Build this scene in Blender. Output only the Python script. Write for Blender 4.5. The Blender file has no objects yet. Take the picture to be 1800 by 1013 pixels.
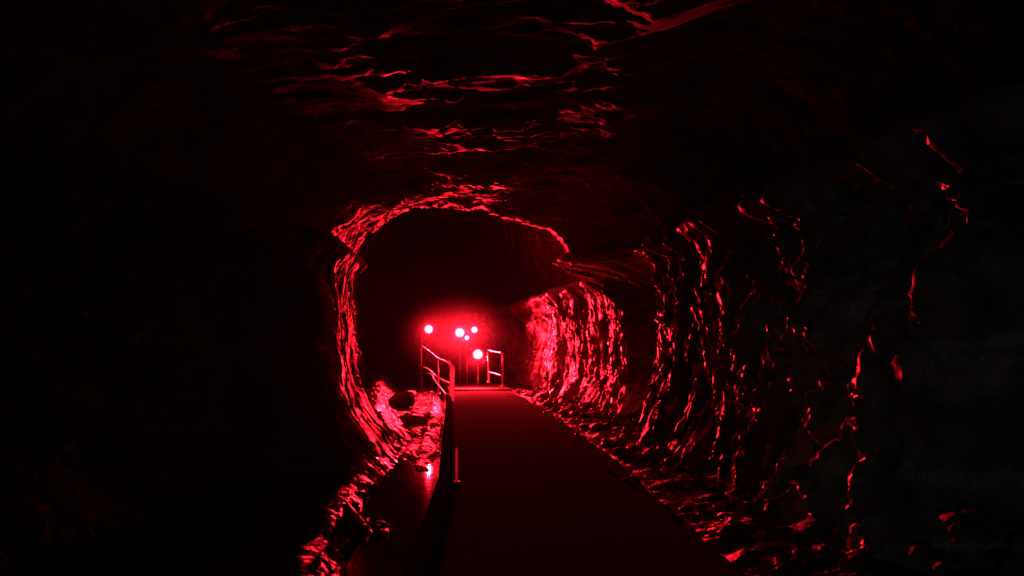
import bpy, bmesh, math, random
import numpy as np
from mathutils import Vector, Matrix
random.seed(7)
C = bpy.context.scene
R = math.radians
F, HY, CZ = 1360.0, 610.0, 1.6        # focal length in photo pixels, horizon row, eye height

# ------------------------------------------------------------------ camera
cam = bpy.data.cameras.new('camera'); co = bpy.data.objects.new('camera', cam)
C.collection.objects.link(co); C.camera = co
cam.sensor_width = 36; cam.lens = 36 * F / 1800
cam.shift_y = (HY - 506.5) / 1800
cam.clip_start = .05; cam.clip_end = 500
co.location = (0, 0, CZ); co.rotation_euler = (R(90), 0, 0)

# ------------------------------------------------------------------ world: moonless night outside the mouth
w = bpy.data.worlds.new('World'); C.world = w; w.use_nodes = True
bg = w.node_tree.nodes['Background']
bg.inputs[0].default_value = (.55, .65, .8, 1); bg.inputs[1].default_value = .00006
grey_fill = bpy.data.lights.new('grey_fill', 'SUN'); grey_fill.energy = .0024; grey_fill.angle = R(4); grey_fill.color = (.82, .95, .9)  # added dim fill greying the near right wall, no source in view
mo = bpy.data.objects.new('grey_fill', grey_fill); C.collection.objects.link(mo)
mo.rotation_euler = Vector((.52, 1.0, -.15)).to_track_quat('-Z', 'Y').to_euler()
C.view_settings.view_transform = 'Standard'; C.view_settings.look = 'None'
C.view_settings.exposure = 3.0; C.view_settings.gamma = 1
RED = (1.0, .008, .021)

# ------------------------------------------------------------------ helpers
rng = np.random.RandomState(11)
PERM = rng.permutation(256); PERM = np.concatenate([PERM, PERM, PERM])
GR = rng.normal(size=(256, 3)); GR /= np.linalg.norm(GR, axis=1)[:, None]
def perlin(x, y, z):
    x, y, z = np.broadcast_arrays(np.asarray(x, float), np.asarray(y, float), np.asarray(z, float))
    xi, yi, zi = np.floor(x).astype(int), np.floor(y).astype(int), np.floor(z).astype(int)
    xf, yf, zf = x - xi, y - yi, z - zi
    u, v, ww = [t * t * t * (t * (t * 6 - 15) + 10) for t in (xf, yf, zf)]
    def g(i, j, k):
        h = PERM[(PERM[(PERM[(xi + i) & 255] + yi + j) & 255] + zi + k) & 255]
        q = GR[h]
        return q[..., 0] * (xf - i) + q[..., 1] * (yf - j) + q[..., 2] * (zf - k)
    L = lambda a, b, t: a + t * (b - a)
    return 1.5 * L(L(L(g(0,0,0), g(1,0,0), u), L(g(0,1,0), g(1,1,0), u), v),
                   L(L(g(0,0,1), g(1,0,1), u), L(g(0,1,1), g(1,1,1), u), v), ww)
def fbm(x, y, z, o=4, gain=.5):
    s, a = 0, 1
    for i in range(o):
        s = s + a * perlin(x * 2**i + 17.3 * i, y * 2**i + 5.1 * i, z * 2**i); a *= gain
    return s
def ridge(x, y, z, o=3):
    s, a = 0, 1
    for i in range(o):
        s = s + a * (1 - 2 * np.abs(perlin(x * 2**i + 31.7 * i, y * 2**i + 9.4 * i, z * 2**i))); a *= .5
    return s - .9

def facets(x, y, seed, a=.5, b=.5):
    """fractured rock: each cell of a jittered grid is a tilted plane of its own height"""
    x, y = np.broadcast_arrays(x, y); xi, yi = np.floor(x).astype(int), np.floor(y).astype(int)
    best = np.full(x.shape, 9.); out = np.zeros(x.shape)
    H = lambda i, j, k: PERM[(PERM[(i + seed * 7 + k * 13) & 255] + j + k * 29) & 255] / 255.
    for di in (-1, 0, 1):
        for dj in (-1, 0, 1):
            i, j = xi + di, yi + dj
            dx, dy = x - (i + H(i, j, 1)), y - (j + H(i, j, 2)); dd = dx * dx + dy * dy
            v = (H(i, j, 3) - .5) + a * (H(i, j, 4) - .5) * dx * 2 + b * (H(i, j, 5) - .5) * dy * 2
            m = dd < best; best = np.where(m, dd, best); out = np.where(m, v, out)
    return out
def nmat(name):
    m = bpy.data.materials.new(name); m.use_nodes = True
    return m, m.node_tree, m.node_tree.nodes['Principled BSDF']
def rock_mat(name, c1, c2, r0, r1, bump=.5, scale=4.0, stretch=(1, 1, .4), dist=.05):
    m, nt, p = nmat(name); N = nt.nodes.new; K = nt.links.new
    tc = N('ShaderNodeTexCoord'); mp = N('ShaderNodeMapping'); mp.inputs['Scale'].default_value = stretch
    K(tc.outputs['Object'], mp.inputs[0])
    n1 = N('ShaderNodeTexNoise'); n1.inputs['Scale'].default_value = scale; n1.inputs['Detail'].default_value = 8; n1.inputs['Roughness'].default_value = .65
    K(mp.outputs[0], n1.inputs['Vector'])
    cr = N('ShaderNodeValToRGB'); cr.color_ramp.elements[0].position = .35; cr.color_ramp.elements[1].position = .68
    cr.color_ramp.elements[0].color = (*c1, 1); cr.color_ramp.elements[1].color = (*c2, 1)
    K(n1.outputs[0], cr.inputs[0]); K(cr.outputs[0], p.inputs['Base Color'])
    n2 = N('ShaderNodeTexNoise'); n2.inputs['Scale'].default_value = scale * .45; n2.inputs['Detail'].default_value = 3
    K(mp.outputs[0], n2.inputs['Vector'])
    mr = N('ShaderNodeMapRange'); mr.inputs[1].default_value = .38; mr.inputs[2].default_value = .62
    mr.inputs[3].default_value = r0; mr.inputs[4].default_value = r1
    K(n2.outputs[0], mr.inputs[0]); K(mr.outputs[0], p.inputs['Roughness'])
    n3 = N('ShaderNodeTexNoise'); n3.inputs['Scale'].default_value = scale * 4; n3.inputs['Detail'].default_value = 6; n3.inputs['Roughness'].default_value = .6
    K(mp.outputs[0], n3.inputs['Vector'])
    b = N('ShaderNodeBump'); b.inputs['Strength'].default_value = bump; b.inputs['Distance'].default_value = dist
    K(n3.outputs[0], b.inputs['Height']); K(b.outputs[0], p.inputs['Normal'])
    p.inputs['Specular IOR Level'].default_value = .6
    return m
def plain(name, col, rough, metal=0, bump=0):
    m, nt, p = nmat(name)
    p.inputs['Base Color'].default_value = (*col, 1); p.inputs['Roughness'].default_value = rough; p.inputs['Metallic'].default_value = metal
    n = nt.nodes.new('ShaderNodeTexNoise'); n.inputs['Scale'].default_value = 25; n.inputs['Detail'].default_value = 5
    tc = nt.nodes.new('ShaderNodeTexCoord'); nt.links.new(tc.outputs['Object'], n.inputs['Vector'])
    mr = nt.nodes.new('ShaderNodeMapRange'); mr.inputs[3].default_value = max(.05, rough - .12); mr.inputs[4].default_value = rough + .15
    nt.links.new(n.outputs[0], mr.inputs[0]); nt.links.new(mr.outputs[0], p.inputs['Roughness'])
    if bump:
        b = nt.nodes.new('ShaderNodeBump'); b.inputs['Strength'].default_value = bump; b.inputs['Distance'].default_value = .01
        nt.links.new(n.outputs[0], b.inputs['Height']); nt.links.new(b.outputs[0], p.inputs['Normal'])
    return m
M_ROCK = rock_mat('wet_rock', (.025, .022, .02), (.13, .115, .10), .14, .5, .6, 3.5, (1, 1.3, .7), .03)
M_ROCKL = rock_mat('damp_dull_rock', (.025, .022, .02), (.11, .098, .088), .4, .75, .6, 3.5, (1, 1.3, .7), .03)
def shade_band(m, z0, z1, fac):  # paints shade into the rock colour over a ragged height band
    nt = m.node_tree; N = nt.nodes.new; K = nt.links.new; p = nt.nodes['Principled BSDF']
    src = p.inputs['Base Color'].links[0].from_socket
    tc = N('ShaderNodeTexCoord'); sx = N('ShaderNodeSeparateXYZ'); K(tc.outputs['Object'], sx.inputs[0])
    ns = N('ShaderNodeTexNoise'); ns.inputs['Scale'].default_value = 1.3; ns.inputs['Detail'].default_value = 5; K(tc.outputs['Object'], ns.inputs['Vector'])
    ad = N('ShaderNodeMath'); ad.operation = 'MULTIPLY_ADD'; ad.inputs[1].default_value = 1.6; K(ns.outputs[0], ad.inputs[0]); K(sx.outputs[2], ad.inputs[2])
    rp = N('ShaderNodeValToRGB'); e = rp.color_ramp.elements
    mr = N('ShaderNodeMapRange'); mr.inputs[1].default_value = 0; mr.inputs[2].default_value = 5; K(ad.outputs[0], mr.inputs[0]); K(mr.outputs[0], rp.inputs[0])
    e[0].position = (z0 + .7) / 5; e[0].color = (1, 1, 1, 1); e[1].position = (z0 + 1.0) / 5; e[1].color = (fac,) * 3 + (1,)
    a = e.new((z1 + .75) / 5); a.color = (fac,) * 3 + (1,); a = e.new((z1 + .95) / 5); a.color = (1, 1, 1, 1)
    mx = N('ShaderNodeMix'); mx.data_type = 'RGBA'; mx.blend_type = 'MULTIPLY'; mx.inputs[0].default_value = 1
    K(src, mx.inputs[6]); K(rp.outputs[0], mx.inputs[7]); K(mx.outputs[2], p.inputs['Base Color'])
M_ROCKR = rock_mat('wet_shade_banded_rock', (.06, .054, .048), (.40, .36, .33), .14, .5, .6, 3.5, (1, 1.3, .7), .03)
shade_band(M_ROCKR, 2.1, 2.95, .4)
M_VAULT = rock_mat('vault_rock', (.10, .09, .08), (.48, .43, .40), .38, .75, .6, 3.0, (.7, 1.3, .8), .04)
M_BANK = rock_mat('wet_gravel', (.018, .016, .014), (.07, .062, .054), .08, .28, .9, 7.0, (1, 1, 1), .05)
M_BOULD = rock_mat('boulder_rock', (.06, .054, .047), (.2, .18, .16), .2, .5, .6, 5.0, (1, 1, 1), .03)
M_PATH = rock_mat('worn_tarmac', (.06, .055, .052), (.12, .112, .105), .75, .95, .015, 30.0, (1, 1, 1), .004)
M_PATH.node_tree.nodes['Principled BSDF'].inputs['Specular IOR Level'].default_value = .0
M_KERB = rock_mat('old_concrete', (.02, .018, .017), (.05, .047, .043), .8, .98, .5, 6.0, (1, 1, 1), .015)
M_KERB.node_tree.nodes['Principled BSDF'].inputs['Specular IOR Level'].default_value = .0
M_WOOD = rock_mat('bridge_plank', (.16, .12, .08), (.30, .23, .16), .3, .55, .4, 8.0, (1, 6, 1), .01)
M_STEEL = plain('galvanised_tube', (.75, .75, .72), .32, .65)
M_GLOW_SLEEVE, nt, p = nmat('translucent_glow_sleeve')  # translucent sleeve, added so the backlit post glows
p.inputs['Base Color'].default_value = (.85, .85, .85, 1); p.inputs['Roughness'].default_value = .35
tl = nt.nodes.new('ShaderNodeBsdfTranslucent'); tl.inputs[0].default_value = (.95, .95, .95, 1)
mx = nt.nodes.new('ShaderNodeMixShader'); mx.inputs[0].default_value = .9
nt.links.new(p.outputs[0], mx.inputs[1]); nt.links.new(tl.outputs[0], mx.inputs[2])
nt.links.new(mx.outputs[0], nt.nodes['Material Output'].inputs[0])
M_HOUSE = plain('red_lamp_housing', (.16, .02, .02), .45, .4)
M_WATER, nt, p = nmat('still_water')
p.inputs['Base Color'].default_value = (.008, .009, .009, 1); p.inputs['Roughness'].default_value = .03; p.inputs['Specular IOR Level'].default_value = .5
n = nt.nodes.new('ShaderNodeTexNoise'); n.inputs['Scale'].default_value = 5; n.inputs['Detail'].default_value = 3
tc = nt.nodes.new('ShaderNodeTexCoord'); nt.links.new(tc.outputs['Object'], n.inputs['Vector'])
b = nt.nodes.new('ShaderNodeBump'); b.inputs['Strength'].default_value = .12; b.inputs['Distance'].default_value = .01
nt.links.new(n.outputs[0], b.inputs['Height']); nt.links.new(b.outputs[0], p.inputs['Normal'])
M_LENS, nt, p = nmat('lit_red_lens')
p.inputs['Base Color'].default_value = (.5, .01, .02, 1)
p.inputs['Emission Color'].default_value = (*RED, 1)
tc = nt.nodes.new('ShaderNodeTexCoord'); vl = nt.nodes.new('ShaderNodeVectorMath'); vl.operation = 'LENGTH'
sc = nt.nodes.new('ShaderNodeVectorMath'); sc.operation = 'MULTIPLY_ADD'; sc.inputs[1].default_value = (2, 0, 2); sc.inputs[2].default_value = (-1, 0, -1)
nt.links.new(tc.outputs['Generated'], sc.inputs[0]); nt.links.new(sc.outputs[0], vl.inputs[0])
rp = nt.nodes.new('ShaderNodeValToRGB'); e = rp.color_ramp.elements; rp.color_ramp.interpolation = 'EASE'
e[0].position = .46; e[0].color = (1, 1, 1, 1); e[1].position = .98; e[1].color = (.0012, .0012, .0012, 1)  # falloff puts the lamp's soft bloom into the lens emission
a = e.new(.72); a.color = (.03, .03, .03, 1); a = e.new(.86); a.color = (.006, .006, .006, 1)
ml = nt.nodes.new('ShaderNodeMath'); ml.operation = 'MULTIPLY'; ml.inputs[1].default_value = 22
nt.links.new(vl.outputs['Value'], rp.inputs[0]); nt.links.new(rp.outputs[0], ml.inputs[0]); nt.links.new(ml.outputs[0], p.inputs['Emission Strength'])

def link(name, me, m, parent=None, smooth=True):
    if m: me.materials.append(m)
    if smooth: me.polygons.foreach_set('use_smooth', [True] * len(me.polygons))
    o = bpy.data.objects.new(name, me); C.collection.objects.link(o)
    if parent: o.parent = parent
    return o
def grid_mesh(name, P, m, flip=False):
    a, bb = P.shape[:2]
    idx = np.arange(a * bb).reshape(a, bb)
    q = np.stack([idx[:-1, :-1], idx[1:, :-1], idx[1:, 1:], idx[:-1, 1:]], -1).reshape(-1, 4)
    if flip: q = q[:, ::-1]
    me = bpy.data.meshes.new(name)
    me.vertices.add(a * bb); me.vertices.foreach_set('co', P.reshape(-1).astype(np.float32))
    me.loops.add(q.size); me.loops.foreach_set('vertex_index', q.reshape(-1).astype(np.int32))
    me.polygons.add(len(q)); me.polygons.foreach_set('loop_start', np.arange(0, q.size, 4, dtype=np.int32))
    me.update(calc_edges=True); me.validate()
    return link(name, me, m)
def tag(o, label=None, cat=None, group=None, kind=None):
    for k, v in (('label', label), ('category', cat), ('group', group), ('kind', kind)):
        if v: o[k] = v
    return o
def empty(name, loc, label, cat, group=None, rz=0):
    o = bpy.data.objects.new(name, None); C.collection.objects.link(o)
    o.location = loc; o.rotation_euler = (0, 0, rz); o.empty_display_size = .2
    return tag(o, label, cat, group)
def tube(bm, pts, r, seg=12, cap=True):
    pts = [Vector(p) for p in pts]; rings = []
    up = None
    for i, p in enumerate(pts):
        d = (pts[min(i + 1, len(pts) - 1)] - pts[max(i - 1, 0)]).normalized()
        if up is None: up = d.orthogonal().normalized()
        up = (up - d * up.dot(d)).normalized(); s = d.cross(up)
        rr = r[i] if isinstance(r, (list, tuple)) else r
        rings.append([bm.verts.new(p + (up * math.cos(2*math.pi*k/seg) + s * math.sin(2*math.pi*k/seg)) * rr) for k in range(seg)])
    for a, b2 in zip(rings, rings[1:]):
        for k in range(seg): bm.faces.new((a[k], a[(k+1) % seg], b2[(k+1) % seg], b2[k]))
    if cap: bm.faces.new(rings[0][::-1]); bm.faces.new(rings[-1])
def smoothpath(pts, n=6):
    pts = [Vector(p) for p in pts]; out = []
    P = [pts[0]] + pts + [pts[-1]]
    for i in range(1, len(P) - 2):
        for k in range(n):
            t = k / n; a, b2, c, d = P[i-1], P[i], P[i+1], P[i+2]
            out.append(.5 * ((2*b2) + (c-a)*t + (2*a-5*b2+4*c-d)*t*t + (3*b2-a-3*c+d)*t**3))
    out.append(pts[-1]); return out
def bmobj(name, bm, m, parent=None, smooth=True):
    bmesh.ops.recalc_face_normals(bm, faces=bm.faces)
    me = bpy.data.meshes.new(name); bm.to_mesh(me); bm.free()
    return link(name, me, m, parent, smooth)
def at(px, py, Y): return Vector(((px - 900) / F * Y, Y, CZ - (py - HY) / F * Y))

# ------------------------------------------------------------------ course of the tunnel, read along the view (Y, metres)
def curve(tab):
    ys, vs = zip(*tab)
    return lambda y: np.interp(y, ys, vs)
wallR = curve([(-10, 3.7), (0, 3.8), (5.3, 3.75), (5.6, 2.9), (6.4, 2.84), (6.6, 3.1), (6.9, 2.86), (7.9, 2.82), (8.1, 2.98), (8.35, 2.72), (9.5, 2.66), (9.7, 2.82), (9.95, 2.60), (11.0, 2.56), (11.25, 2.75), (11.5, 2.42), (12.8, 2.38), (13.3, 3.0), (16.2, 3.1), (16.7, 2.44), (17.6, 2.42), (19.2, 2.36), (19.6, 2.12), (21.7, 2.10), (22.1, 1.82), (24, 1.74), (24.5, 1.45), (27, 1.2), (31, .45), (36, -.7), (45, -2.8), (62, -7)])
wallL = curve([(-10, -4.6), (5, -4.9), (9, -4.9), (11.4, -4.3), (12.2, -3.0), (12.9, -2.78), (15.2, -3.05), (15.8, -3.15), (17, -3.6), (18, -3.9), (22, -4.7), (28, -5.8), (36, -7.0), (45, -8.6), (62, -12)])
topZ = curve([(-10, 5.7), (4, 5.4), (6, 4.78), (8, 4.62), (10, 4.54), (12, 4.48), (14, 4.42), (15.6, 4.48), (16.6, 5.3), (19, 6.3), (24, 7.7), (30, 8.8), (40, 9.2), (62, 9.2)])
pathL = curve([(-10, -.45), (0, -.5), (5, -.55), (8.7, -.67), (12, -.93), (15.5, -1.2), (20, -1.55), (27, -2.15), (33, -3.0), (45, -5.6), (62, -9.5)])
pathR = curve([(-10, 1.75), (0, 1.7), (5, 1.6), (11.5, 1.38), (15.5, 1.14), (20, .75), (25, .2), (29, -.25), (33, -1.0), (45, -3.6), (62, -7.5)])
shore = curve([(-10, -1.3), (5, -1.4), (7, -1.68), (8.6, -1.9), (9.4, -2.0), (11.3, -2.18), (14.3, -2.62), (17, -2.8), (20, -3.5), (30, -5), (62, -11)])
def vaultRoff(y): return np.interp(y, [5, 8, 12, 13.8, 15, 16, 17.5, 19, 22], [2.2, 1.3, .9, -.8, -1.9, -1.9, .2, 1.3, 1.6])
def vaultL(y): return np.maximum(wallL(y) - .25, np.interp(y, [-10, 5, 7.5, 9.5, 11, 13], [-6.5, -6, -5.0, -4.1, -3.6, -3.2]) - 5 * (y > 16))
def pathZ(y): return .02 * np.sin(y * .9) * 0 + np.interp(y, [-10, 22, 27.5, 29, 62], [0, 0, .05, .08, -.2])

def ysamples():
    out = [-6.0]
    while out[-1] < 62:
        y = out[-1]
        st = .12 if y < 3 else (.035 if y < 12 else (.045 if y < 20 else (.06 if y < 32 else .3)))
        out.append(y + st)
    return np.array(out)
YS = ysamples()
def disp(side, Y, U):
    """inward relief of the rock: hanging ribs across the course, lumps, fine breaks"""
    o = {'r': 0, 'v': 40, 'l': 80}[side]; q = {'r': .36, 'v': .55, 'l': .4}[side]
    wy = Y + .22 * perlin(Y * .9 + o, U * .7, 1.5) + .08 * perlin(Y * 3 + o, U * 1.7, 4.5)
    big = perlin(wy / 2.1 + o, U / 2.0, 3.1) * .55
    mid = ridge(wy / .95 + o, U / 2.1, 7.7, 2) * .13
    rib = -ridge(wy / q + o, U / 1.1, 2.2, 3) * .085
    fine = fbm(wy / .16 + o, U / .2, 6.6, 3) * .05
    crumb = np.abs(perlin(Y / .28 + o, U / .26, 9.9)) * .10
    cells = facets(wy / .62 + o, U / 1.0, 3, 1.2, .8) * .13 + facets(wy / .21 + o, U / .42, 5, 1.4, .8) * .07 + facets(wy / .09, U / .17, 9, 1.4, 1) * .028
    amp = np.clip(.55 + perlin(Y / 3 + o, U / 3, 12.2), .3, 1.2)
    if side == 'v': return big * .42 + cells * .6 + (mid * 1.2 + rib * .3 + fine * .6 + crumb) * (.4 + amp * .6)
    if side == 'r': cells = cells * np.interp(Y, [5, 9], [2.0, 1]); big = big * np.interp(Y, [6, 8, 22, 26], [.3, .22, .3, .8])
    return big + cells * (.6 + .6 * amp) + (mid + rib * .75 + fine * .6 + crumb * .6) * (.5 + amp * .7)

ZB, ZL = -.75, 3.45
# right wall, from foot to ledge
U = np.linspace(0, 1, 130)
Yg, Ug = np.meshgrid(YS, U, indexing='ij')
Z = ZB + Ug * (ZL - ZB)
d = disp('r', Yg, Z)
foot = .28 * np.clip(1 - (Z + .1) / 1.1, 0, 1) ** 1.6 * (.55 + .75 * np.clip(perlin(Yg / .8, 3.3, 8.1) * 1.6 + .35, 0, 1.2))
lip = .30 * np.exp(-((Z - 3.25) / .22) ** 2)
belly = -.05 * np.sin(np.clip((Z - .3) / 3, 0, 1) * math.pi)
fade = np.clip((ZL - Z) / .25, .25, 1)
Yw = Yg + .6 * perlin(Z / 1.3, Yg / 3.1, 15.5) + .30 * perlin(Z / .5, Yg / 1.4, 18.5) + .10 * (Z - 1) * np.interp(Yg, [6, 10, 14], [1, 1, 0])
X = wallR(Yw) + np.minimum(vaultRoff(Yg), 0) * np.clip((Z - 2.3) / 1.0, 0, 1) ** 2 + .6 * np.clip((Z - 1.7 + .5 * perlin(Yg / .6, 5.1, 6.1)) / 1.0, 0, 1) * np.interp(Yg, [7, 10.5], [1, 0]) - (d * fade + foot + lip + belly)
Zr = Z + .10 * perlin(Yg / .7, Z / .5, 20.2)
RW = np.stack([X, Yg, Zr], -1)
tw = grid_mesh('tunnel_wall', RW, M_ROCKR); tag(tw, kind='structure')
# left wall
d = disp('l', Yg, Z * 1.9)
damp = np.interp(Yg, [10, 13, 17, 20], [1, .27, .3, 1])
foot = .35 * np.clip(1 - (Z + .3) / .9, 0, 1) ** 1.6
lip = .24 * np.exp(-((Z - 3.25) / .2) ** 2) * np.interp(Yg, [10, 12, 18, 20], [1, 1, 1, .3])
X = wallL(Yg) + (np.clip((Z - 1.8) / 1.5, 0, 1) ** 1.5 * (vaultL(Yg) + .1 - wallL(Yg)) + .35 * np.clip((.9 - Z) / .9, 0, 1) * np.interp(Yg, [11.8, 12.6, 15, 17], [0, 1, 1, 0]) + d * fade * damp + foot + lip - .22 * np.sin(np.clip((Z - .3) / 3, 0, 1) * math.pi) * 0 - .12 * np.clip(Z / 3.2, 0, 1))
LW = np.stack([X, Yg, Z + .08 * perlin(Yg / .7 + 9, Z / .5, 21.2)], -1)
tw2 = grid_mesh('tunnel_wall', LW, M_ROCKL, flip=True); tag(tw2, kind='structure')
# vault: springs from behind both ledges
T = np.linspace(0, 1, 200)
Yg, Tg = np.meshgrid(YS, T, indexing='ij')
xr = wallR(Yg) + vaultRoff(Yg); xl = vaultL(Yg)
cx, hw = (xr + xl) / 2, (xr - xl) / 2
ang = Tg * math.pi
ex = np.interp(Yg, [12, 15, 19, 24], [.74, 1.0, 1.0, .8])
cs, sn = np.cos(ang), np.sin(ang)
px_ = np.sign(cs) * np.abs(cs) ** ex; pz_ = np.abs(sn) ** .82
H = topZ(Yg) - 3.2
arc = Tg * 9.0
dv = disp('v', Yg, arc * 1.7) * np.interp(Yg, [12, 15, 17, 20], [1, .55, .55, 1])

L_ = np.sqrt((hw * px_) ** 2 + (H * pz_) ** 2) + 1e-6
dv = dv + .38 * np.exp(-((Tg - .29) / .16) ** 2 - ((Yg - 15.0) / 1.2) ** 2) - 1.0 * np.clip((12.2 - Yg) / 1.2, 0, 1) * np.clip((np.abs(Tg - .54 + .03 * perlin(Yg / .8, Tg * 3, 2.2)) - .12) / .05, 0, 1)
dv = dv + .38 * np.exp(-((Tg - .74) / .11) ** 2 - ((Yg - 13.2) / 1.0) ** 2)
k = 1 - dv * .9 * np.clip(np.sin(ang) * 3, .25, 1) / L_
V = np.stack([cx + hw * px_ * k, Yg, 3.2 + H * pz_ * k], -1)
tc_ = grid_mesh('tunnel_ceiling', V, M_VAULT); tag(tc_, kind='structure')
# far bend of the tunnel closes the view
bm = bmesh.new()
vs = [bm.verts.new(v) for v in ((-16, 62, -1), (-3, 62, -1), (-3, 62, 10), (-16, 62, 10))]
bm.faces.new(vs); bmesh.ops.subdivide_edges(bm, edges=bm.edges, cuts=40, use_grid_fill=True)
for v in bm.verts: v.co.y += .5 * float(fbm(v.co.x / 1.5, v.co.z / 1.5, 1.1, 3))
tag(bmobj('tunnel_end_wall', bm, M_ROCK), kind='structure')

# ------------------------------------------------------------------ ground: channel on the left, rubble shoulder on the right
XS = np.linspace(0, 1, 190)
Yg, Sg = np.meshgrid(YS, XS, indexing='ij')
gl, gr = wallL(Yg) - .4, wallR(Yg) + .9
X = gl + Sg * (gr - gl)
pl, pr = pathL(Yg), pathR(Yg)
pz = pathZ(Yg)
dl = pl - .17 - X                       # metres left of the kerb
wl = X - wallL(Yg)                      # metres from left wall
sh = X - shore(Yg) + .12 * perlin(Yg / .6, 4.2, 1.1) + .06 * perlin(Yg / .2, 7.2, 1.1)
left = -.43 + .10 - np.clip(np.abs(sh + .12) - .1, 0, .5) * .9 + .32 * np.exp(-((Yg - 8.45) / .22) ** 2) * np.clip(1.1 - sh / .6, 0, 1) * (sh > 0) + .3 * np.clip(1 - dl / .5, 0, 1)
left += np.interp(Yg, [11.7, 12.7, 17, 22, 26, 30], [0, .30, .42, .48, .6, .8]) * np.clip(dl / .4, 0, 1)
left += .06 * fbm(X / .7, Yg / .9, 5.5, 3) + .06 * np.abs(perlin(X / .13, Yg / .15, 3.3))
pool = np.exp(-(((X + 2.62) / .55) ** 2 + ((Yg - 19.2) / 1.9) ** 2) ** 2)
left -= .26 * pool
rim = np.exp(-((np.sqrt(((X + 2.62) / .55) ** 2 + ((Yg - 19.2) / 1.9) ** 2) - 1.25) / .28) ** 2)
left += .10 * rim
dr = X - pr
right = pz - .06 + .04 * np.clip(dr / 1.0, 0, 1) + .10 * fbm(X / .45, Yg / .5, 8.8, 4) * np.clip(dr / .25, 0, 1) + .05 * np.abs(perlin(X / .1, Yg / .12, 2.2)) * np.clip(dr / .2, 0, 1)
Zg = np.where(X < pl - .16, left, np.where(X > pr, right, pz - .12))
G = np.stack([X, Yg, Zg], -1)
tag(grid_mesh('ground', G, M_BANK, flip=True), kind='structure')

# path sheet with a slight camber and worn right edge
S = np.linspace(0, 1, 60)
Yg, Sg = np.meshgrid(YS[(YS < 26.9)], S, indexing='ij')
ragged = .07 * perlin(Yg / .5, 1.1, 4.4) + .03 * perlin(Yg / .15, 2.1, 4.4)
pl, pr = pathL(Yg), pathR(Yg) + .12 + ragged
X = pl + Sg * (pr - pl)
Zp = pathZ(Yg) + .03 * np.sin(Sg * math.pi) - .08 * np.clip((Sg - .96) / .04, 0, 1)
tag(grid_mesh('path', np.stack([X, Yg, Zp], -1), M_PATH, flip=True), kind='structure')
Yg, Sg = np.meshgrid(YS[(YS > 31.5)], S, indexing='ij')
pl, pr = pathL(Yg), pathR(Yg) + .1
tag(grid_mesh('path', np.stack([pl + Sg * (pr - pl), Yg, pathZ(Yg) + .03 * np.sin(Sg * math.pi)], -1), M_PATH, flip=True), kind='structure')

# stream
Yg, Sg = np.meshgrid(np.linspace(-6, 24, 60), np.linspace(0, 1, 8), indexing='ij')
a, b_ = wallL(Yg) - .3, pathL(Yg) - .2
st = grid_mesh('stream_water', np.stack([a + Sg * (b_ - a), Yg, np.full_like(Yg, -.43)], -1), M_WATER, flip=True); tag(st, kind='structure')

# low kerb wall left of the path
yk = np.arange(-6, 23.5, .08)
prof = [(-.17, -.7), (-.17, .13), (-.14, .17), (-.04, .17), (0, .13), (0, -.1)]
K = np.zeros((len(yk), len(prof), 3))
for j, (dx, z) in enumerate(prof):
    K[:, j, 0] = pathL(yk) + .012 + dx + .005 * perlin(yk / .3, j * 1.7, 2.2); K[:, j, 1] = yk
    K[:, j, 2] = z + (.004 * perlin(yk / .35, j * .9, 7.2) if z > 0 else 0)
kb = grid_mesh('kerb', K, M_KERB, flip=True)
tag(kb, 'long low concrete kerb wall between the tarmac path and the stream channel', 'kerb')

# ------------------------------------------------------------------ plank bridge beyond the path's crest
br = empty('footbridge', (float(pathL(29)), 27, 0), 'small plank footbridge where the path ends below the red lamps', 'footbridge')
bm = bmesh.new()
for s in (.12, .88):
    a = Vector((float(pathL(27) + s * (pathR(27) - pathL(27))), 27.0, -.06)); c = Vector((float(pathL(31.4) + s * (pathR(31.4) - pathL(31.4))), 31.4, -.06))
    tube(bm, [a, c], .07, 8)
beam = bmobj('beam', bm, M_WOOD, None); beam.parent = br; beam.matrix_parent_inverse = br.matrix_world.inverted() if False else Matrix.Translation(-br.location)
def plank_bm(y, w_, zoff, jitter):
    bm = bmesh.new(); l, r_ = float(pathL(y)) - .02, float(pathR(y)) + .02
    r = bmesh.ops.create_cube(bm, size=1)
    ang = math.atan2(float(pathL(y + .5) - pathL(y - .5)), 1)
    for v in bm.verts:
        v.co = Vector((v.co.x * (r_ - l), v.co.y * w_, v.co.z * .05))
    bmesh.ops.bevel(bm, geom=bm.edges[:], offset=.008, segments=2, affect='EDGES')
    bmesh.ops.rotate(bm, verts=bm.verts, cent=(0, 0, 0), matrix=Matrix.Rotation(-ang * .5 + jitter, 3, 'Z'))
    bmesh.ops.translate(bm, verts=bm.verts, vec=((l + r_) / 2, y, float(pathZ(y)) + zoff))
    return bm
y = 27.02
for i in range(19):
    o = bmobj('plank', plank_bm(y, .21, .035 + (.035 if i == 0 else 0) + random.uniform(-.006, .006), random.uniform(-.01, .01)), M_WOOD, br, False)
    o.matrix_parent_inverse = Matrix.Translation(-br.location); y += .235

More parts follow.
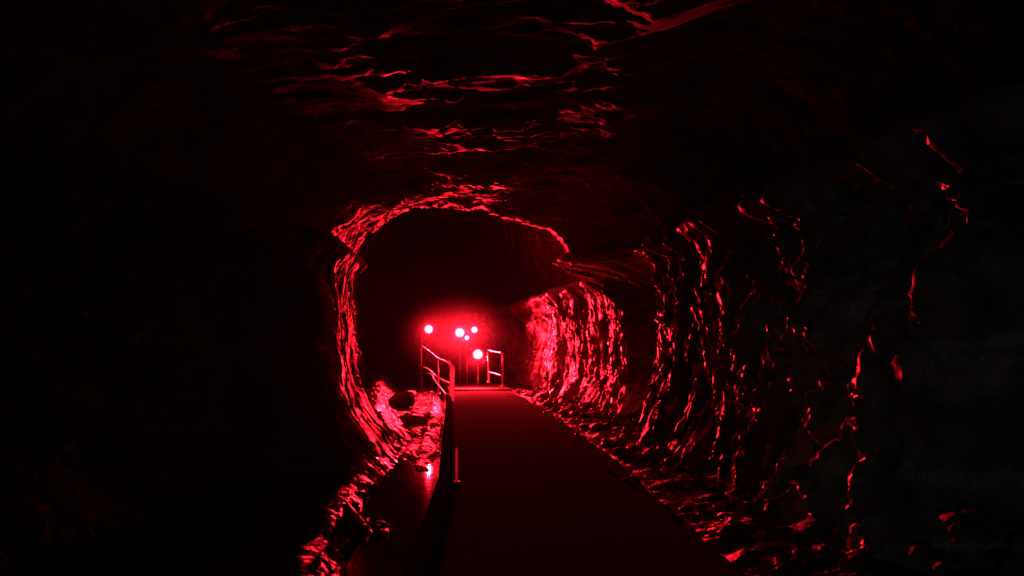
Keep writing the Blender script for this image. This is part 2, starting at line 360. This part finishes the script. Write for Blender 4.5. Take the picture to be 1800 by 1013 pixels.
# ------------------------------------------------------------------ railings
def railing(label, posts, rails, r=.028, group=None, hook=False):
    base = posts[0][0]
    t = empty('railing', base, label, 'railing', group)
    inv = Matrix.Translation(-Vector(base))
    for b0, top, rr in posts:
        bm = bmesh.new(); tube(bm, [b0, top], rr if rr < .04 else rr * .3, 12)
        o = bmobj('post', bm, M_STEEL, t); o.matrix_parent_inverse = inv
        bm = bmesh.new(); tube(bm, [Vector(b0) + Vector((0, 0, -.02)), Vector(b0) + Vector((0, 0, .03))], rr * 2.1, 12)
        f = bmobj('base_flange', bm, M_STEEL, o); f.matrix_parent_inverse = Matrix.Identity(4)
        f.location = (0, 0, 0)
        if rr > .04:
            bm = bmesh.new(); bv, tv = Vector(b0), Vector(top)
            tube(bm, smoothpath([bv + Vector((.0, 0, .06)), bv.lerp(tv, .5), tv + Vector((0, 0, -.05)), tv + Vector((-.015, .03, .02)), tv + Vector((-.08, .25, .11)), tv + Vector((-.14, .5, .16))], 5), [rr * 1.25] * 16 + [rr * .9] * 10, 14, False)
            f = bmobj('added_glow_sleeve', bm, M_GLOW_SLEEVE, o); f.matrix_parent_inverse = Matrix.Identity(4)
    for pts in rails:
        bm = bmesh.new(); tube(bm, smoothpath(pts, 5), r, 10)
        o = bmobj('rail', bm, M_STEEL, t); o.matrix_parent_inverse = inv
    return t
A0, A1 = at(794, 703, 22.7), at(795, 645, 22.7)
A0.z -= .1
B0, B1 = at(771, 693, 26), at(769, 629, 26)
Cc0, Cc1 = at(741, 665, 30), at(740, 607, 30)
railing('near left tube railing with the bright curved end post beside the path',
        [(A0, A1 + Vector((0, 0, -.04)), .052), (B0, B1, .03), (Cc0, Cc1, .03)],
        [[A1 + Vector((0, 0, -.06)), A1 + Vector((-.02, .05, 0)), at(786, 637, 23.6), B1, at(752, 616, 28), Cc1],
         [at(795, 676, 22.7), at(770, 664, 26), at(752, 649, 28), at(727, 641, 31)],
         [at(785, 696, 23.6), at(764, 669, 26.6), at(757, 658, 28.3), at(729, 655, 31)]], .026)
D0, D1 = at(883, 680, 25.2), at(884, 621, 25.2)
E0, E1 = at(859, 672, 28.0), at(858, 616, 28.0)
railing('short two rail metal railing standing on the right side of the footbridge',
        [(D0, D1, .03), (E0, E1, .03)],
        [[D1, E1], [at(883, 661, 25.2), at(859, 654, 28)]], .022)
# short marker post at the foot of the kerb
mp_ = empty('marker_post', (float(pathL(9)) + .05, 9.0, 0), 'short thin metal marker post beside the kerb in the near path edge', 'post')
bm = bmesh.new(); tube(bm, [(0, 0, -.05), (0, 0, .40), (0, 0, .43)], [.016, .016, .008], 12); bmobj('pole', bm, M_GLOW_SLEEVE, mp_)
bm = bmesh.new(); tube(bm, [(0, 0, -.02), (0, 0, .035)], .04, 12); bmobj('base_collar', bm, M_HOUSE, mp_)

# ------------------------------------------------------------------ red lamps
def disc_lathe(bm, prof, seg=28):       # lathe around -Y axis
    rings = [[bm.verts.new((r * math.cos(2*math.pi*k/seg), y, r * math.sin(2*math.pi*k/seg))) for k in range(seg)] for (y, r) in prof]
    for a, b2 in zip(rings, rings[1:]):
        for k in range(seg): bm.faces.new((a[k], a[(k+1) % seg], b2[(k+1) % seg], b2[k]))
    bm.faces.new(rings[0]); bm.faces.new(rings[-1][::-1])
def lamp(px, py, Y, rad, foot_z, label, power, aim=(0, -1, -.02), arm='straight', size=118):
    p = at(px, py, Y)
    t = empty('red_lamp', (p.x, p.y, foot_z), label, 'lamp', 'red lamps in the tunnel')
    h = p.z - foot_z; rad *= 1.3
    bm = bmesh.new()
    if arm == 'hook':
        tube(bm, smoothpath([(-.28, 0, -.4), (-.28, .02, h - .75), (-.27, .02, h - .5), (-.15, .03, h - .32), (0, .05, h - .28), (0, .05, h - rad - .05)], 6), .02, 10)
    else:
        tube(bm, [(0, .05, -.1), (0, .05, h - rad - .05)], .02, 10)
    bmobj('pole', bm, M_STEEL, t)
    bm = bmesh.new()
    tube(bm, smoothpath([(-rad - .03, .05, h), (-rad - .03, .05, h - rad * .6), (-rad * .4, .05, h - rad - .05), (rad * .4, .05, h - rad - .05), (rad + .03, .05, h - rad * .6), (rad + .03, .05, h)], 5), .012, 8)
    bmobj('yoke', bm, M_STEEL, t)
    bm = bmesh.new()
    disc_lathe(bm, [(.16, rad * .3), (.15, rad * .6), (.02, rad * .95), (-.03, rad * 1.0), (-.045, rad * .99), (-.045, rad * .95), (-.03, rad * .94)])
    o = bmobj('housing', bm, M_HOUSE, t); o.location.z = h
    bm = bmesh.new(); disc_lathe(bm, [(-.032, rad * .93), (-.055, rad * .80), (-.075, rad * .4), (-.08, .02)])
    o2 = bmobj('lens', bm, M_LENS, o)
    l = bpy.data.lights.new('red_light', 'SPOT'); l.energy = power; l.color = RED; l.shadow_soft_size = .05
    l.spot_size = R(size); l.spot_blend = .5
    lo = bpy.data.objects.new('red_light', l); C.collection.objects.link(lo); lo.parent = o
    lo.location = (0, -.12, 0); lo.rotation_euler = Vector(aim).to_track_quat('-Z', 'Y').to_euler()
    return t
PW = 350
lamp(754, 579, 30, .20, .30, 'leftmost lit red lamp on a hooked pole beside the left railing', PW * 1.1, (.10, -1, 0), 'hook')
lamp(808.5, 585, 30, .22, .1, 'large lit red lamp, left one of the close cluster above the path', PW * 1.2, (.12, -1, .02))
lamp(821, 594, 29.6, .11, .1, 'smallest dim red lamp between the two upper lamps of the cluster', PW * .3, (.1, -1, .02))
lamp(834, 580, 30.4, .15, .1, 'upper right lit red lamp of the cluster, smaller and oval', PW * .8, (.12, -1, .02))
lamp(840, 623, 28.6, .22, .1, 'lowest lit red lamp, large, on a short pole right of the cluster', PW * 2.6, (.10, -1, -.62), size=84)

# ------------------------------------------------------------------ stones
def stone_mesh(seed):
    bm = bmesh.new(); bmesh.ops.create_icosphere(bm, subdivisions=3, radius=1)
    P = np.array([v.co[:] for v in bm.verts]); rs = np.random.RandomState(seed)
    for _ in range(9):                   # planar breaks
        n_ = rs.normal(size=3); n_ /= np.linalg.norm(n_); dd = P @ n_; lim = rs.uniform(.55, .85)
        P -= np.clip(dd - lim, 0, None)[:, None] * n_ * .92
    P *= (1 + .12 * fbm(P[:, 0] * 1.5 + seed, P[:, 1] * 1.5, P[:, 2] * 1.5, 3))[:, None]
    P *= np.array([rs.uniform(.8, 1.3), rs.uniform(.7, 1.1), rs.uniform(.5, .75)])
    for v, c in zip(bm.verts, P): v.co = c
    me = bpy.data.meshes.new('stone'); bm.to_mesh(me); bm.free(); return me
SM = [stone_mesh(i) for i in range(9)]
SW = [m.copy() for m in SM]
for me in SM + SW:
    me.materials.append(M_BOULD if me in SM else M_BANK); me.polygons.foreach_set('use_smooth', [True] * len(me.polygons))
def stone(name, loc, s, label, group, cat='rock'):
    o = bpy.data.objects.new(name, random.choice(SW if cat == 'stone' else SM)); C.collection.objects.link(o)
    o.location = loc; o.scale = (s * random.uniform(.85, 1.2), s * random.uniform(.85, 1.2), s * random.uniform(.8, 1.1))
    o.rotation_euler = (random.uniform(-.3, .3), random.uniform(-.3, .3), random.uniform(0, 6.28))
    return tag(o, label, cat, group)
# rubble along the right edge of the path
for i in range(95):
    y = random.uniform(10.5, 28)
    a, b_ = float(pathR(y)) + .25, float(wallR(y)) - .1
    x = a + (b_ - a) * random.random() ** 1.2
    stone('rock', (x, y, .04 + .12 * (x - a)), random.choice((.06, .08, .1, .12, .16)), 'dark wet broken rock in the rubble between the path and the right wall', 'rubble rocks along the right wall')
for i in range(45):
    y = random.uniform(9, 26)
    stone('rock', (float(pathR(y)) + random.gauss(.02, .10), y, .03), random.choice((.02, .03, .04, .055)), 'small loose stone spilled onto the broken right edge of the path', 'loose stones spilled along the path edge')
# wet stones along the stream's shore below the left wall
for i in range(185):
    y = random.uniform(6.5, 19)
    x = float(shore(y)) + random.gauss(0, .09)
    if i > 150: y = 8.45 + random.gauss(0, .12); x = random.uniform(-1.95, -1.35)
    stone('stone', (x, y, -.38 + random.uniform(-.03, .04)), random.choice((.03, .04, .05, .07, .09)), 'small wet glinting stone on the stream shore below the left wall', 'wet stones along the stream shore', 'stone')
b1 = stone('boulder', (-3.35, 23.8, -.02), .55, 'large rounded boulder behind the pool, under the left railing', None, 'boulder')
for i in range(26):
    h = random.random()
    stone('rock', (3.05 + random.uniform(-.35, .45) * (1.2 - h), 5.15 + random.uniform(-.3, .3) * (1.2 - h), .02 + .48 * h), random.uniform(.03, .085), 'pale grey broken rock heaped against the foot of the nearest right wall', 'rubble heap in the right foreground')

# mist hanging round the lamps over the bridge
bm = bmesh.new(); bmesh.ops.create_uvsphere(bm, u_segments=32, v_segments=20, radius=1)
for v in bm.verts: v.co = Vector((v.co.x * 2.7, v.co.y * 2.4, v.co.z * 1.9))
mm = bpy.data.materials.new('drifting_mist'); mm.use_nodes = True; nt = mm.node_tree; nt.nodes.clear()
out = nt.nodes.new('ShaderNodeOutputMaterial'); pv = nt.nodes.new('ShaderNodeVolumePrincipled'); pv.inputs['Color'].default_value = (.9, .9, .9, 1); pv.inputs['Anisotropy'].default_value = .5
tc = nt.nodes.new('ShaderNodeTexCoord'); ln = nt.nodes.new('ShaderNodeVectorMath'); ln.operation = 'LENGTH'
sc = nt.nodes.new('ShaderNodeVectorMath'); sc.operation = 'MULTIPLY'; sc.inputs[1].default_value = (1 / 2.7, 1 / 2.4, 1 / 1.9)
nt.links.new(tc.outputs['Object'], sc.inputs[0]); nt.links.new(sc.outputs[0], ln.inputs[0])
mr = nt.nodes.new('ShaderNodeMapRange'); mr.inputs[1].default_value = 0; mr.inputs[2].default_value = 1; mr.inputs[3].default_value = .185; mr.inputs[4].default_value = 0
sq = nt.nodes.new('ShaderNodeMath'); sq.operation = 'POWER'; sq.inputs[1].default_value = 2
nt.links.new(ln.outputs['Value'], mr.inputs[0]); nt.links.new(mr.outputs[0], sq.inputs[0]); nt.links.new(sq.outputs[0], pv.inputs['Density']); nt.links.new(pv.outputs[0], out.inputs['Volume'])
mi = bmobj('mist', bm, mm, None, False); mi.location = (-1.9, 28.8, 1.9); tag(mi, kind='stuff')

# ------------------------------------------------------------------ damp air in the tunnel
bm = bmesh.new(); bmesh.ops.create_cube(bm, size=1)
for v in bm.verts: v.co = Vector((-4 + v.co.x * 28, 28 + v.co.y * 84, 4.6 + v.co.z * 13.6))
hm = bpy.data.materials.new('damp_air'); hm.use_nodes = True; nt = hm.node_tree; nt.nodes.clear()
out = nt.nodes.new('ShaderNodeOutputMaterial'); pv = nt.nodes.new('ShaderNodeVolumePrincipled')
pv.inputs['Color'].default_value = (.9, .9, .9, 1); pv.inputs['Density'].default_value = .00009; pv.inputs['Anisotropy'].default_value = .7
nt.links.new(pv.outputs[0], out.inputs['Volume'])
hz = bmobj('haze', bm, hm, None, False); tag(hz, kind='stuff')
